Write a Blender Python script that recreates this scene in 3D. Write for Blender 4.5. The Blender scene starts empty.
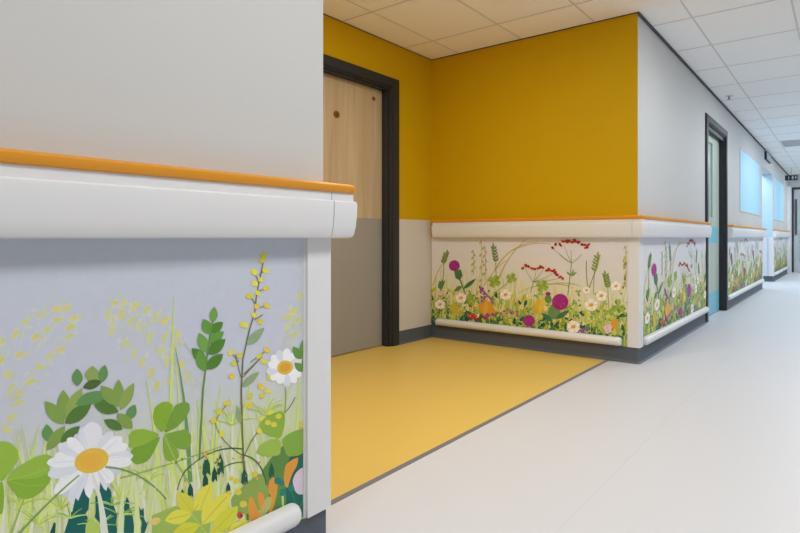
import bpy, bmesh, math, random
from mathutils import Vector

C = bpy.context.scene.collection
PI = math.pi

# ------------------------------------------------------------------ camera numbers (800 x 533 picture)
FPX, CXP, HOR, HC = 524.6, 526.5, 237.2, 0.8406
VP1, VP2 = 846.0, -335.0
TAN = 0.609
TH = math.atan(TAN)
CO, SI = math.cos(TH), math.sin(TH)

def on_x(X, u, y):            # picture point on the plane x = X  ->  (Y, z)
    Y = -X*TAN*(u-VP2)/(VP1-u)
    dep = Y*CO - X*SI
    return Y, HC-(y-HOR)/FPX*dep

def on_y(Y, u, y):            # picture point on the plane y = Y  ->  (X, z)
    X = Y/TAN*(u-VP1)/(u-VP2)
    dep = Y*CO - X*SI
    return X, HC-(y-HOR)/FPX*dep

# ------------------------------------------------------------------ the place, in metres
WX = -1.184        # corridor wall beyond the bay
NX = -1.220        # corridor wall near the camera
NY = 0.935         # its corner into the bay
FY = 3.368         # side wall of the bay
BX = -2.990        # back wall of the bay
CEIL = 2.340
ENDY = 14.05
RX = 1.25
BACKY = -3.0
SK = 0.105         # skirting height
RB, RT = 0.838, 0.985

# ------------------------------------------------------------------ materials
def lin(c):
    return tuple(((v/255)/12.92 if v/255 <= .04045 else ((v/255+.055)/1.055)**2.4) for v in c)

def mat(name, rgb, rough=.5, noise=0.0, scale=40, spec=.5, bump=0.0, metal=0.0, coat=0.0):
    m = bpy.data.materials.new(name); m.use_nodes = True
    nt = m.node_tree; b = nt.nodes['Principled BSDF']
    col = lin(rgb)
    b.inputs['Roughness'].default_value = rough
    b.inputs['Specular IOR Level'].default_value = spec
    b.inputs['Metallic'].default_value = metal
    b.inputs['Coat Weight'].default_value = coat
    tc = nt.nodes.new('ShaderNodeTexCoord')
    n = nt.nodes.new('ShaderNodeTexNoise'); n.inputs['Scale'].default_value = scale
    n.inputs['Detail'].default_value = 4
    nt.links.new(tc.outputs['Object'], n.inputs['Vector'])
    r = nt.nodes.new('ShaderNodeMixRGB'); r.blend_type = 'MIX'
    k = 1-noise
    r.inputs['Color1'].default_value = (col[0]*k, col[1]*k, col[2]*k, 1)
    k = 1+noise
    r.inputs['Color2'].default_value = (min(1, col[0]*k), min(1, col[1]*k), min(1, col[2]*k), 1)
    nt.links.new(n.outputs['Fac'], r.inputs['Fac'])
    nt.links.new(r.outputs['Color'], b.inputs['Base Color'])
    if bump:
        bp = nt.nodes.new('ShaderNodeBump'); bp.inputs['Strength'].default_value = bump
        bp.inputs['Distance'].default_value = .002
        nt.links.new(n.outputs['Fac'], bp.inputs['Height'])
        nt.links.new(bp.outputs['Normal'], b.inputs['Normal'])
    return m

M = {}
M['grey_paint'] = mat('grey_wall_paint', (200, 200, 199), .6, .012, 90, .3, .04)
M['low_bounce_grey'] = mat('low_bounce_wall_grey', (172, 174, 176), .6, .012, 90, .3, .04)  # unseen walls only: grey toned down to cut bounced fill, deepening rail shadows
M['yellow_paint'] = mat('yellow_wall_paint', (200, 162, 2), .6, .02, 80, .15, .04)
M['blue_paint'] = mat('blue_wall_paint', (186, 216, 232), .5, .02, 80, .3)
M['ceiling'] = mat('ceiling_tile', (252, 252, 252), .85, .02, 220, .2, .12)
M['grid'] = mat('ceiling_grid_metal', (218, 217, 215), .5, .01, 60, .3)
M['gap'] = mat('dark_shadow_gap', (74, 78, 82), .6, .03, 60, .3)
M['floor'] = mat('grey_vinyl_floor', (203, 204, 209), .42, .02, 350, .4)
M['yfloor'] = mat('yellow_vinyl_floor', (217, 184, 95), .45, .025, 300, .4)
M['strip'] = mat('grey_floor_strip', (118, 116, 120), .5, .05, 90, .4)
M['seam'] = mat('floor_weld_seam', (198, 199, 204), .5, .02, 90, .3)
M['skirting'] = mat('charcoal_vinyl_skirting', (84, 91, 102), .5, .05, 120, .4)
M['white'] = mat('white_rail_plastic', (226, 226, 228), .38, .008, 60, .45)
M['rail_cap'] = mat('orange_rail_cushion', (218, 146, 32), .42, .04, 60, .4)
M['kick'] = mat('warm_grey_sheet', (152, 149, 143), .5, .02, 70, .35)
M['pale_sheet'] = mat('pale_wall_sheet', (208, 202, 196), .5, .012, 70, .35)
M['frame'] = mat('charcoal_door_frame', (42, 45, 50), .45, .05, 70, .4)
M['bluefilm'] = mat('blue_window_film', (172, 220, 242), .55, .03, 3, .5)
M['blueplate'] = mat('blue_door_plate', (128, 196, 214), .4, .02, 60, .4)
M['bronze'] = mat('bronze_fitting', (134, 98, 40), .35, .06, 90, .5, 0, .6)
M['bronze_dark'] = mat('dark_bronze_mark', (84, 58, 22), .45, .05, 90, .4)
M['steel'] = mat('brushed_steel', (150, 150, 150), .35, .05, 90, .5, 0, .9)
M['sign'] = mat('dark_sign_face', (40, 48, 52), .4, .04, 60, .4)
M['signbox'] = mat('grey_sign_face', (160, 176, 176), .4, .04, 60, .4)
M['signmark'] = mat('sign_white_mark', (210, 222, 218), .4, .01, 60, .4)
M['greydoor'] = mat('grey_end_door', (196, 198, 204), .45, .01, 60, .4)
M['grille'] = mat('grille_white', (206, 208, 210), .5, .01, 60, .3)

def oak(name, a, b_, sc):
    m = bpy.data.materials.new(name); m.use_nodes = True
    nt = m.node_tree; b = nt.nodes['Principled BSDF']; b.inputs['Roughness'].default_value = .48
    b.inputs['Specular IOR Level'].default_value = .35
    tc = nt.nodes.new('ShaderNodeTexCoord'); mp = nt.nodes.new('ShaderNodeMapping')
    mp.inputs['Scale'].default_value = (sc, sc, .7)
    n = nt.nodes.new('ShaderNodeTexNoise'); n.inputs['Scale'].default_value = 1.4; n.inputs['Detail'].default_value = 6
    n.inputs['Distortion'].default_value = .5
    cr = nt.nodes.new('ShaderNodeValToRGB')
    cr.color_ramp.elements[0].position = .3; cr.color_ramp.elements[1].position = .72
    cr.color_ramp.elements[0].color = (*lin(a), 1); cr.color_ramp.elements[1].color = (*lin(b_), 1)
    nt.links.new(tc.outputs['Object'], mp.inputs['Vector']); nt.links.new(mp.outputs['Vector'], n.inputs['Vector'])
    nt.links.new(n.outputs['Fac'], cr.inputs['Fac']); nt.links.new(cr.outputs['Color'], b.inputs['Base Color'])
    return m
M['oak'] = oak('pale_oak_veneer', (180, 157, 123), (200, 181, 150), 14)
M['paleoak'] = oak('whitened_oak_veneer', (176, 188, 178), (192, 202, 192), 14)

def glass():
    m = bpy.data.materials.new('clear_door_glass'); m.use_nodes = True
    b = m.node_tree.nodes['Principled BSDF']
    b.inputs['Base Color'].default_value = (*lin((200, 222, 218)), 1)
    b.inputs['Roughness'].default_value = .28
    b.inputs['Transmission Weight'].default_value = .35
    return m
M['glass'] = glass()

def emit(name, rgb, s):
    m = bpy.data.materials.new(name); m.use_nodes = True
    b = m.node_tree.nodes['Principled BSDF']
    b.inputs['Base Color'].default_value = (.8, .8, .8, 1)
    b.inputs['Emission Color'].default_value = (*rgb, 1); b.inputs['Emission Strength'].default_value = s
    return m

def ink_mat():
    m = bpy.data.materials.new('printed_wildflower_sheet'); m.use_nodes = True
    nt = m.node_tree; b = nt.nodes['Principled BSDF']; b.inputs['Roughness'].default_value = .42
    b.inputs['Specular IOR Level'].default_value = .35
    a = nt.nodes.new('ShaderNodeAttribute'); a.attribute_name = 'ink'
    tc = nt.nodes.new('ShaderNodeTexCoord'); n = nt.nodes.new('ShaderNodeTexNoise'); n.inputs['Scale'].default_value = 60
    mr = nt.nodes.new('ShaderNodeMapRange'); mr.inputs['To Min'].default_value = .96; mr.inputs['To Max'].default_value = 1.04
    mx = nt.nodes.new('ShaderNodeVectorMath'); mx.operation = 'SCALE'
    nt.links.new(tc.outputs['Object'], n.inputs['Vector']); nt.links.new(n.outputs['Fac'], mr.inputs['Value'])
    nt.links.new(a.outputs['Color'], mx.inputs[0]); nt.links.new(mr.outputs['Result'], mx.inputs['Scale'])
    nt.links.new(mx.outputs['Vector'], b.inputs['Base Color'])
    return m
M['ink'] = ink_mat()

# ------------------------------------------------------------------ mesh helpers
def tag(o, label=None, cat=None, group=None, kind=None):
    if label: o['label'] = label
    if cat: o['category'] = cat
    if group: o['group'] = group
    if kind: o['kind'] = kind
    return o

def empty(name, loc, label, cat, group=None, kind=None):
    o = bpy.data.objects.new(name, None); C.objects.link(o)
    o.location = loc; o.empty_display_size = .1
    return tag(o, label, cat, group, kind)

def link(name, bm, mats, parent=None, smooth=None):
    bmesh.ops.recalc_face_normals(bm, faces=bm.faces)
    me = bpy.data.meshes.new(name); bm.to_mesh(me); bm.free()
    for m in (mats if isinstance(mats, (list, tuple)) else [mats]): me.materials.append(m)
    o = bpy.data.objects.new(name, me); C.objects.link(o)
    if parent:
        o.parent = parent
        p, l = parent, Vector((0, 0, 0))
        while p: l += p.location; p = p.parent
        me.transform(__import__('mathutils').Matrix.Translation(-l))
    if smooth:
        for p in me.polygons: p.use_smooth = True
        me.set_sharp_from_angle(angle=math.radians(smooth))
    return o

def box(bm, x0, x1, y0, y1, z0, z1, mi=0, bevel=0.0, facemat=None):
    vs = [bm.verts.new(p) for p in ((x0,y0,z0),(x1,y0,z0),(x1,y1,z0),(x0,y1,z0),(x0,y0,z1),(x1,y0,z1),(x1,y1,z1),(x0,y1,z1))]
    fs = []
    for key, idx in (('-z',(3,2,1,0)),('+z',(4,5,6,7)),('-y',(0,1,5,4)),('+x',(1,2,6,5)),('+y',(2,3,7,6)),('-x',(3,0,4,7))):
        f = bm.faces.new([vs[i] for i in idx]); f.material_index = (facemat or {}).get(key, mi); fs.append(f)
    if bevel:
        es = list({e for f in fs for e in f.edges})
        bmesh.ops.bevel(bm, geom=es, offset=bevel, segments=2, profile=.5, affect='EDGES')
    return bm

def B(*a, **k):
    return box(bmesh.new(), *a, **k)

def sweep(path, norms, prof, dc=.05, arc=5, ends=None):
    """sweep the closed profile (d, z) along a wall line; corners bend outwards with a small radius"""
    bm = bmesh.new(); st = []
    P = [Vector(p) for p in path]; N = [Vector(n) for n in norms]
    for i, p in enumerate(P):
        if i == 0: st.append((p, N[0], None, 0))
        elif i == len(P)-1: st.append((p, N[-1], None, 0))
        else:
            n1, n2 = N[i-1], N[i]
            for k in range(arc+1):
                a = k/arc*PI/2
                st.append((p, n1*math.cos(a)+n2*math.sin(a), n1+n2, 1))
    rings = []
    for p, n, nn, c in st:
        ring = []
        for d, z in prof:
            if c:
                q = p+nn*min(d, dc)+(n*(d-dc) if d > dc else Vector((0, 0)))
            else:
                q = p+n*d
            ring.append(bm.verts.new((q.x, q.y, z)))
        rings.append(ring)
    m = len(prof)
    for a, b in zip(rings, rings[1:]):
        for i in range(m):
            bm.faces.new((a[i], a[(i+1) % m], b[(i+1) % m], b[i]))
    bm.faces.new(rings[0]); bm.faces.new(rings[-1][::-1])
    bmesh.ops.remove_doubles(bm, verts=bm.verts, dist=1e-6)
    return bm

def half_round(p0, p1, n, z0, z1, d0, dep, e0=True, e1=True):
    """half-round buffer rail on a wall, with domed ends"""
    p0, p1, n = Vector(p0), Vector(p1), Vector(n)
    L = (p1-p0).length; t = (p1-p0)/L
    pos = [(0, .62), (.003, .80), (.009, .93), (.018, 1)] if e0 else [(0, 1)]
    pos += [(L-.018, 1), (L-.009, .93), (L-.003, .80), (L, .62)] if e1 else [(L, 1)]
    bm = bmesh.new(); zc, h = (z0+z1)/2, (z1-z0)/2; rings = []
    for s, k in pos:
        q = p0+t*s; ring = []
        for j in range(15):
            a = -PI/2+PI*j/14
            sq = abs(math.cos(a))**.75
            ring.append(bm.verts.new((*(q+n*(d0+dep*k*sq)), zc+h*k*math.sin(a))))
        rings.append(ring)
    for a, b in zip(rings, rings[1:]):
        for j in range(15):
            bm.faces.new((a[j], a[(j+1) % 15], b[(j+1) % 15], b[j]))
    bm.faces.new(rings[0]); bm.faces.new(rings[-1][::-1])
    return bm

def disc_x(bm, x0, x1, yc, zc, r, seg=28, mi=0):
    a = [bm.verts.new((x0, yc+r*math.cos(2*PI*i/seg), zc+r*math.sin(2*PI*i/seg))) for i in range(seg)]
    b = [bm.verts.new((x1, yc+r*.92*math.cos(2*PI*i/seg), zc+r*.92*math.sin(2*PI*i/seg))) for i in range(seg)]
    for i in range(seg):
        bm.faces.new((a[i], a[(i+1) % seg], b[(i+1) % seg], b[i])).material_index = mi
    bm.faces.new(a[::-1]).material_index = mi; bm.faces.new(b).material_index = mi
    return bm

# ------------------------------------------------------------------ printed artwork: flat ink shapes on a sheet
class Art:
    def __init__(self): self.p = []; self.lay = 0          # (points, colour, layer)
    def poly(self, pts, col, new=True):
        if new: self.lay += 1
        self.p.append((list(pts), col, self.lay))
    def ell(self, x, y, rx, ry, col, ang=0, n=14):
        c, s = math.cos(ang), math.sin(ang)
        self.poly([(x+rx*math.cos(t)*c-ry*math.sin(t)*s, y+rx*math.cos(t)*s+ry*math.sin(t)*c) for t in (2*PI*i/n for i in range(n))], col)
    def leaf(self, b, t, w, col, n=7, fat=.8, vein=None):
        bx, by = b; tx, ty = t; dx, dy = tx-bx, ty-by; L = math.hypot(dx, dy) or 1; nx, ny = -dy/L, dx/L
        up, dn = [], []
        for i in range(1, n):
            f = i/n; ww = w/2*math.sin(PI*f**fat)**.85
            up.append((bx+dx*f+nx*ww, by+dy*f+ny*ww)); dn.append((bx+dx*f-nx*ww, by+dy*f-ny*ww))
        self.poly([b]+up+[t]+dn[::-1], col)
        if vein: self.line([b, (bx+dx*.85, by+dy*.85)], w*.07, vein)
    def blob(self, pts, col):
        for k in range(2):
            q = []
            for i in range(len(pts)):
                (ax, ay), (bx, by) = pts[i-1], pts[i]
                q += [(ax*.82+bx*.18, ay*.82+by*.18), (ax*.18+bx*.82, ay*.18+by*.82)]
            pts = q
        self.poly(pts, col)
    def petal(self, b, t, w, col):
        bx, by = b; tx, ty = t; dx, dy = tx-bx, ty-by; L = math.hypot(dx, dy) or 1; nx, ny = -dy/L, dx/L
        up, dn = [], []
        for f, k in ((.15,.28),(.35,.62),(.55,.88),(.72,1),(.86,.86),(.95,.5)):
            up.append((bx+dx*f+nx*w/2*k, by+dy*f+ny*w/2*k)); dn.append((bx+dx*f-nx*w/2*k, by+dy*f-ny*w/2*k))
        self.poly([b]+up+[t]+dn[::-1], col)
    def line(self, pts, w, col, w1=None):
        w1 = w if w1 is None else w1
        n = len(pts); a, c = [], []
        for i, (x, y) in enumerate(pts):
            x0, y0 = pts[max(0, i-1)]; x1, y1 = pts[min(n-1, i+1)]
            dx, dy = x1-x0, y1-y0; L = math.hypot(dx, dy) or 1
            ww = (w+(w1-w)*i/max(1, n-1))/2
            a.append((x-dy/L*ww, y+dx/L*ww)); c.append((x+dy/L*ww, y-dx/L*ww))
        self.lay += 1
        for i in range(n-1): self.poly([a[i], a[i+1], c[i+1], c[i]], col, False)
    def curve(self, p0, p1, p2, w, col, w1=None, n=8):
        self.line([((1-t)**2*p0[0]+2*t*(1-t)*p1[0]+t*t*p2[0], (1-t)**2*p0[1]+2*t*(1-t)*p1[1]+t*t*p2[1]) for t in (i/n for i in range(n+1))], w, col, w1)
    def blade(self, x, y, h, lean, w, col):
        self.curve((x, y), (x+lean*.2, y-h*.6), (x+lean, y-h), w, col, w*.08, 5)
    def daisy(self, x, y, r, disc, n=15, sq=1.0, col=(250, 250, 252), shade=(226, 228, 238), rot=0, dk=(232, 184, 60), dk2=(222, 166, 72), dr=None):
        for k in range(n):
            a = rot+2*PI*k/n; rr = r*(.93+.14*((k*37) % 7)/7)
            tx, ty = x+rr*math.cos(a), y+rr*math.sin(a)*sq
            self.petal((x, y), (tx, ty), r*5.6/n, shade if k % 3 == 0 else col)
        dr = dr or disc*.75
        self.ell(x, y, disc, dr, dk, -.25 if sq < 1 else 0, 18)
        self.ell(x, y, disc*.68, dr*.62, dk2, -.25 if sq < 1 else 0, 16)
    def clover(self, x, y, r, col, col2, rot=0, n=3):
        for k in range(n):
            a = rot+2*PI*k/n; px, py = math.cos(a), math.sin(a); qx, qy = -py, px
            pts = [(x+px*r*u_+qx*r*v_, y+py*r*u_+qy*r*v_) for u_, v_ in ((0,0),(.35,.34),(.7,.46),(.95,.36),(1.02,.14),(.92,0),(1.02,-.14),(.95,-.36),(.7,-.46),(.35,-.34))]
            self.poly(pts, col if k % 2 == 0 else col2)
            self.poly([pts[0], pts[6], pts[7], pts[8], pts[9]], col2 if k % 2 == 0 else col)

LAYER = 1.5e-6
def clip(pts, x0, x1, y0, y1):
    def half(ps, f, cut):
        out = []
        for i in range(len(ps)):
            a, b = ps[i-1], ps[i]; fa, fb = f(a), f(b)
            if (fa >= 0) != (fb >= 0):
                t = fa/(fa-fb); out.append((a[0]+(b[0]-a[0])*t, a[1]+(b[1]-a[1])*t))
            if fb >= 0: out.append(b)
        return out
    for f in (lambda p: p[0]-x0, lambda p: x1-p[0], lambda p: p[1]-y0, lambda p: y1-p[1]):
        pts = half(pts, f, 0)
        if len(pts) < 3: return []
    return pts

def printed_sheet(name, polys, grad, s0, s1, v0, v1, place, th=.006, parent=None):
    """a thin sheet with its print: polys in sheet coordinates (s, v); grad = [(v, rgb)] ground tint; place(s, v, out) -> xyz"""
    verts, faces, cols = [], [], []
    def add(pts3, cs):
        i0 = len(verts); verts.extend(pts3); faces.append(tuple(range(i0, i0+len(pts3)))); cols.extend(cs)
    g = sorted(grad)
    def tint(v):
        if v <= g[0][0]: return lin(g[0][1])
        for (a, ca), (b, cb) in zip(g, g[1:]):
            if v <= b:
                t = (v-a)/(b-a); return tuple(p+(q-p)*t for p, q in zip(lin(ca), lin(cb)))
        return lin(g[-1][1])
    K = 16
    for i in range(K):
        a, b = v0+(v1-v0)*i/K, v0+(v1-v0)*(i+1)/K
        add([place(s0, a, th), place(s1, a, th), place(s1, b, th), place(s0, b, th)], [tint(a), tint(a), tint(b), tint(b)])
    w = tint(v1)
    for q in (((s0,v0),(s0,v1)), ((s1,v0),(s1,v1)), ((s0,v0),(s1,v0)), ((s0,v1),(s1,v1))):
        (a, b), (c, d) = q
        add([place(a, b, .001), place(c, d, .001), place(c, d, th), place(a, b, th)], [w]*4)
    add([place(s0, v0, .001), place(s1, v0, .001), place(s1, v1, .001), place(s0, v1, .001)], [w]*4)
    for pts, col, ly in polys:
        lay = th+ly*LAYER
        c = clip(pts, s0+.001, s1-.001, v0+.001, v1-.001)
        if len(c) < 3: continue
        ar = sum(c[i-1][0]*c[i][1]-c[i][0]*c[i-1][1] for i in range(len(c)))
        if abs(ar) < 1e-8: continue
        if ar < 0: c = c[::-1]
        lc = lin(col)
        add([place(s, v, lay) for s, v in c], [lc]*len(c))
    me = bpy.data.meshes.new(name); me.from_pydata(verts, [], faces)
    at = me.color_attributes.new('ink', 'FLOAT_COLOR', 'CORNER')
    k = 0
    for p in me.polygons:
        for li in p.loop_indices:
            at.data[li].color = (*cols[k], 1); k += 1
    me.materials.append(M['ink'])
    o = bpy.data.objects.new(name, me); C.objects.link(o)
    if parent: o.parent = parent
    return o

# ------------------------------------------------------------------ print on the near sheet (drawn in picture points, carried onto the wall)
def near_print():
    A = Art(); rnd = random.Random(5)
    R = lambda x, y: (x/1.819, 240+y/1.819)
    def fr(ox, oy, s): return lambda x, y: (ox+x/s, oy+y/s)
    T1, T2, T3 = fr(0, 290, 5.33), fr(80, 290, 5.33), fr(0, 380, 5.33)
    L4, L5, L6 = fr(0, 450, 6.42), fr(80, 380, 5.33), fr(100, 450, 6.42)
    S, Q, U, V = fr(160, 230, 3.33), fr(160, 380, 3.486), fr(200, 330, 4.845), fr(200, 430, 5.17)
    # pale mimosa sprays
    pale, pale2, palest = (194, 196, 144), (202, 196, 122), (194, 198, 186)
    def spray(f, pts, cx, cy, toward):
        for x, y in pts:
            px, py = f(x, y)
            a = math.atan2(py-cy, px-cx)+rnd.uniform(-.5, .5)
            A.line([(px, py), (px+(cx-px)*.34, py+(cy-py)*.34)], .7, palest)
            a *= .5
            A.ell(px, py, 6.4, 3.2, palest, a, 12)
            for q in range(2): A.ell(px+rnd.uniform(-9, 9), py+rnd.uniform(-9, 9), rnd.uniform(2.6, 4.4), rnd.uniform(1.4, 2), rnd.choice([palest, (192, 195, 164)]), a+rnd.uniform(-.5, .5), 10)
            A.ell(px, py, 5.2, 2.5, rnd.choice([pale, pale2]), a, 10)
    spray(T1, [(135,170),(220,132),(300,100),(352,98),(312,160),(390,150),(250,210),(375,198),(190,250),(370,248),(80,235),(5,275),(320,318),(105,345),(265,352),(5,375),(215,412),(40,450),(160,485),(60,520)], 10, 400, 1)
    spray(T2, [(185,75),(232,72),(292,88),(355,105),(150,130),(220,128),(170,168),(272,165),(312,190),(400,150),(458,155),(170,220),(372,250),(240,283),(450,250),(430,320),(290,340),(328,385),(380,440),(410,510),(520,250),(465,370),(480,480)], 176, 400, 1)
    spray(T3, [(160,10),(100,70),(105,118),(60,200),(35,265)], 0, 430, 1)
    spray(S, [(465,220),(430,285),(455,300),(425,320),(450,345),(445,270),(15,300),(60,350),(50,390),(90,490),(20,440),(70,450)], 260, 440, 1)
    # soft grass wash, rising towards the floor
    for i in range(330):
        x = rnd.uniform(-10, 305); base = 533+rnd.uniform(-25, 25); h = rnd.uniform(40, 100)
        if x > 190: h *= 1.25
        c = rnd.choice([(216, 226, 160), (204, 218, 132), (222, 230, 180), (192, 210, 108), (232, 236, 212)])
        A.blade(x, base, h, rnd.uniform(-24, 24), rnd.uniform(1.5, 6.5), c)
    for x, y, h, l, w in [(170, 470, 172, 4, 6), (182, 470, 120, -8, 4), (216, 460, 75, 4, 4), (206, 460, 60, -10, 4), (270, 470, 95, 28, 4), (296, 470, 130, 6, 4), (238, 470, 100, 16, 5), (160, 500, 120, -14, 6)]:
        A.blade(x, y, h, l, w, (196, 212, 128))
    # fennel fronds
    for fx, fy in [(60, 510), (38, 525), (150, 480), (232, 425), (265, 415), (120, 500), (20, 505)]:
        for k in range(13):
            a = -PI/2+rnd.uniform(-1.25, 1.25); l = rnd.uniform(14, 34)
            A.curve((fx, fy), (fx+math.cos(a)*l*.6, fy+math.sin(a)*l*.7), (fx+math.cos(a)*l, fy+math.sin(a)*l*.8+3), 1.5, rnd.choice([(188, 206, 104), (204, 218, 132), (172, 192, 86)]), .4, 4)
    A.blade(190, 482, 134, -15, 4.6, (104, 146, 84))
    # wreath of ash leaves
    ol, ol2, mid, dk, dk2 = (124, 152, 74), (138, 160, 82), (96, 140, 82), (80, 116, 52), (74, 100, 44)
    for f, b, t, w, c in [
        (T3, (340,235),(237,112),84,ol),(T3,(345,205),(335,52),84,ol),(T3,(350,200),(437,42),74,ol2),(T3,(345,232),(487,125),84,dk),
        (T3,(400,132),(545,60),70,mid),(T3,(258,332),(247,235),70,mid),(T3,(245,375),(347,243),72,ol),(T3,(320,335),(425,245),64,dk),
        (L5,(70,120),(205,170),84,dk),(L5,(10,112),(150,76),72,mid),(L5,(205,135),(108,30),82,ol),(L5,(200,145),(205,-4),72,ol),
        (L5,(212,162),(287,14),66,ol2),(L5,(255,212),(292,130),62,mid),(L5,(278,258),(196,178),74,ol),(L5,(225,262),(126,212),62,dk),
        (T1,(412,512),(410,418),66,mid),(T1,(490,492),(491,404),90,ol2),(T1,(440,520),(545,484),56,dk2),(T2,(112,494),(132,398),60,mid)]:
        A.leaf(f(*b), f(*t), w/5.33*.86, c, 8, .92)
    # clovers
    cg, cg2 = (144, 178, 64), (130, 168, 54)
    A.blob([T3(*p) for p in [(10,545),(-60,470),(-70,360),(-10,325),(50,330),(95,370),(98,420),(75,460),(30,515)]], cg)
    A.blob([L4(*p) for p in [(35,190),(80,128),(160,78),(225,45),(290,25),(330,38),(350,60),(340,130),(318,205),(270,265),(210,305),(150,318),(110,300),(70,250)]], cg)
    A.blob([L4(*p) for p in [(35,190),(110,188),(220,182),(338,140),(318,205),(270,265),(210,305),(150,318),(110,300),(70,250)]], cg2)
    A.blob([L4(*p) for p in [(0,200),(18,205),(26,290),(20,390),(0,420),(-40,350)]], cg2)
    A.line([L4(45,195), L4(180,160), L4(300,120)], .6, (160, 190, 92)); A.line([L4(45,195), L4(170,230), L4(280,225)], .6, (150, 182, 84))
    A.line([(24, 498), (17, 516), (11, 534)], 1.7, (150, 178, 92))
    A.blob([L5(*p) for p in [(440,288),(395,240),(385,190),(400,140),(440,115),(478,118),(498,140)]], (130, 166, 48))
    A.blob([L5(*p) for p in [(440,288),(498,140),(540,118),(580,120),(585,160),(560,205),(510,255)]], (114, 152, 56))
    A.blob([L5(*p) for p in [(440,290),(500,275),(560,262),(590,290),(592,340),(560,372),(510,362)]], (120, 158, 56))
    A.blob([L5(*p) for p in [(440,292),(520,372),(528,410),(500,436),(465,432),(444,404)]], (128, 164, 50))
    A.blob([L5(*p) for p in [(436,290),(340,260),(285,265),(252,296),(270,325),(252,355),(285,360),(340,345)]], (138, 172, 54))
    A.blob([L5(*p) for p in [(436,290),(340,345),(285,360),(268,380),(256,420),(300,450),(345,440),(378,410)]], (116, 156, 46))
    A.line([(164, 436), (176, 462), (190, 485), (192, 504)], 1.8, (150, 178, 92))
    A.curve((120, 478), (160, 468), (222, 446), 1.7, (150, 176, 84), 1.0)
    # big daisy
    cx, cy = R(166, 401)
    rim = [(148,340),(170,332),(186,355),(205,348),(222,358),(232,372),(242,392),(240,404),(205,440),(190,470),(170,452),(152,476),(128,480),(98,462),(108,440),(86,428),(84,405),(98,392),(104,372),(122,360)]
    k = len(rim)
    for i in range(k):
        x = (rim[i][0]+rim[i-1][0])/2; y = (rim[i][1]+rim[i-1][1])/2; tx, ty = R(x, y)
        A.petal((cx, cy), (cx+(tx-cx)*.95, cy+(ty-cy)*.95), 12, (214, 218, 232))
    for i, (x, y) in enumerate(rim):
        tx, ty = R(x, y)
        A.petal((cx, cy), (tx, ty), 11.5 if y < 420 else 13.5, (248, 248, 252) if i % 3 else (230, 233, 244))
    A.petal((cx, cy), R(168, 330), 20, (240, 240, 248))
    for x, y in rim[::2]:
        tx, ty = R(x, y); A.line([(cx+(tx-cx)*.4, cy+(ty-cy)*.4), (cx+(tx-cx)*.85, cy+(ty-cy)*.85)], .5, (216, 220, 232))
    A.ell(cx, cy, 17.5, 12.2, (238, 196, 72), -.28, 22); A.ell(cx-.3, cy+.4, 12, 8, (222, 172, 66), -.28, 18)
    A.curve((105, 467), (140, 468), (166, 499), 1.8, (110, 146, 86), 1.4)
    A.curve((79, 475), (55, 494), (18, 534), 1.5, (120, 156, 84), 2.2)
    # dark teal thistle leaves
    teal, teal2 = (8, 92, 88), (0, 76, 78)
    A.poly([L4(*p) for p in [(430,470),(450,400),(462,395),(482,305),(500,325),(536,240),(548,285),(572,312),(566,380),(545,410),(562,430),(548,533),(410,533)]], teal)
    A.poly([L4(*p) for p in [(612,400),(610,300),(635,282),(642,205),(662,245),(680,262),(690,232),(710,262),(720,330),(750,420),(742,470),(756,533),(640,533),(640,470),(606,430)]], teal)
    A.poly([L4(*p) for p in [(318,533),(345,462),(356,470),(352,533)]], teal2)
    A.poly([L6(*p) for p in [(150,533),(158,400),(150,370),(170,298),(186,330),(188,370),(205,400),(214,470),(222,533)]], teal)
    A.poly([L6(*p) for p in [(262,533),(266,460),(240,410),(244,355),(262,385),(278,370),(282,440),(296,470),(308,455),(296,500),(282,533)]], teal)
    for k in range(34):
        x, y = rnd.choice([(112, 505), (120, 515), (70, 518), (100, 525)])
        a = rnd.uniform(-PI, .2); l = rnd.uniform(10, 26)
        A.curve((x, y), (x+math.cos(a)*l*.6, y+math.sin(a)*l*.3-3), (x+math.cos(a)*l, y+math.sin(a)*l*.6), 1.5, rnd.choice([(150, 186, 92), (128, 168, 80), (190, 212, 120)]), .6, 4)
    A.poly([L4(*p) for p in [(545,533),(550,470),(585,440),(632,470),(640,533)]], (172, 196, 92))
    A.blade(104, 533, 60, -12, 8, (232, 236, 222)); A.blade(120, 533, 50, 4, 7, (206, 218, 170)); A.blade(137, 533, 56, -2, 7, (206, 220, 150)); A.blade(150, 533, 48, 6, 5, (222, 230, 180))
    # green wheat-like sprig
    g1, g2, g3 = (96, 146, 60), (78, 124, 46), (110, 154, 74)
    for b, t, w, c in [((175,308),(180,255),32,g3),((168,348),(143,296),44,g1),((166,342),(209,306),38,g2),((160,378),(212,338),40,g1),((155,408),(129,342),44,g3),((158,414),(217,363),46,g2),((150,440),(105,393),42,g2),((147,470),(128,400),46,g1),((152,464),(209,412),44,g2)]:
        A.leaf(S(*b), S(*t), w/3.33*.84, c, 7, .9)
    A.line([S(176,300), S(160,380), S(150,470), S(142,533), (199, 460)], 1.3, (98, 134, 62), 1.8)
    # yellow blossom branch
    br, gy = (104, 104, 66), (138, 160, 120)
    A.line([S(345,95), S(320,220), S(315,270), S(295,340), S(275,430), S(270,520), (241, 392), (242, 436), (244.6, 480), (247.5, 520)], .9, br, 2.0)
    for a, b in [((330,150),(345,135)),((315,245),(300,220)),((312,300),(342,282)),((268,490),(250,415)),((262,440),(240,412)),((275,490),(340,420)),((320,262),(352,252)),((328,172),(313,142)),((278,480),(330,430)),((322,205),(350,195)),((300,440),(355,400))]:
        A.line([S(*a), S(*b)], .8, br)
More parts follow.
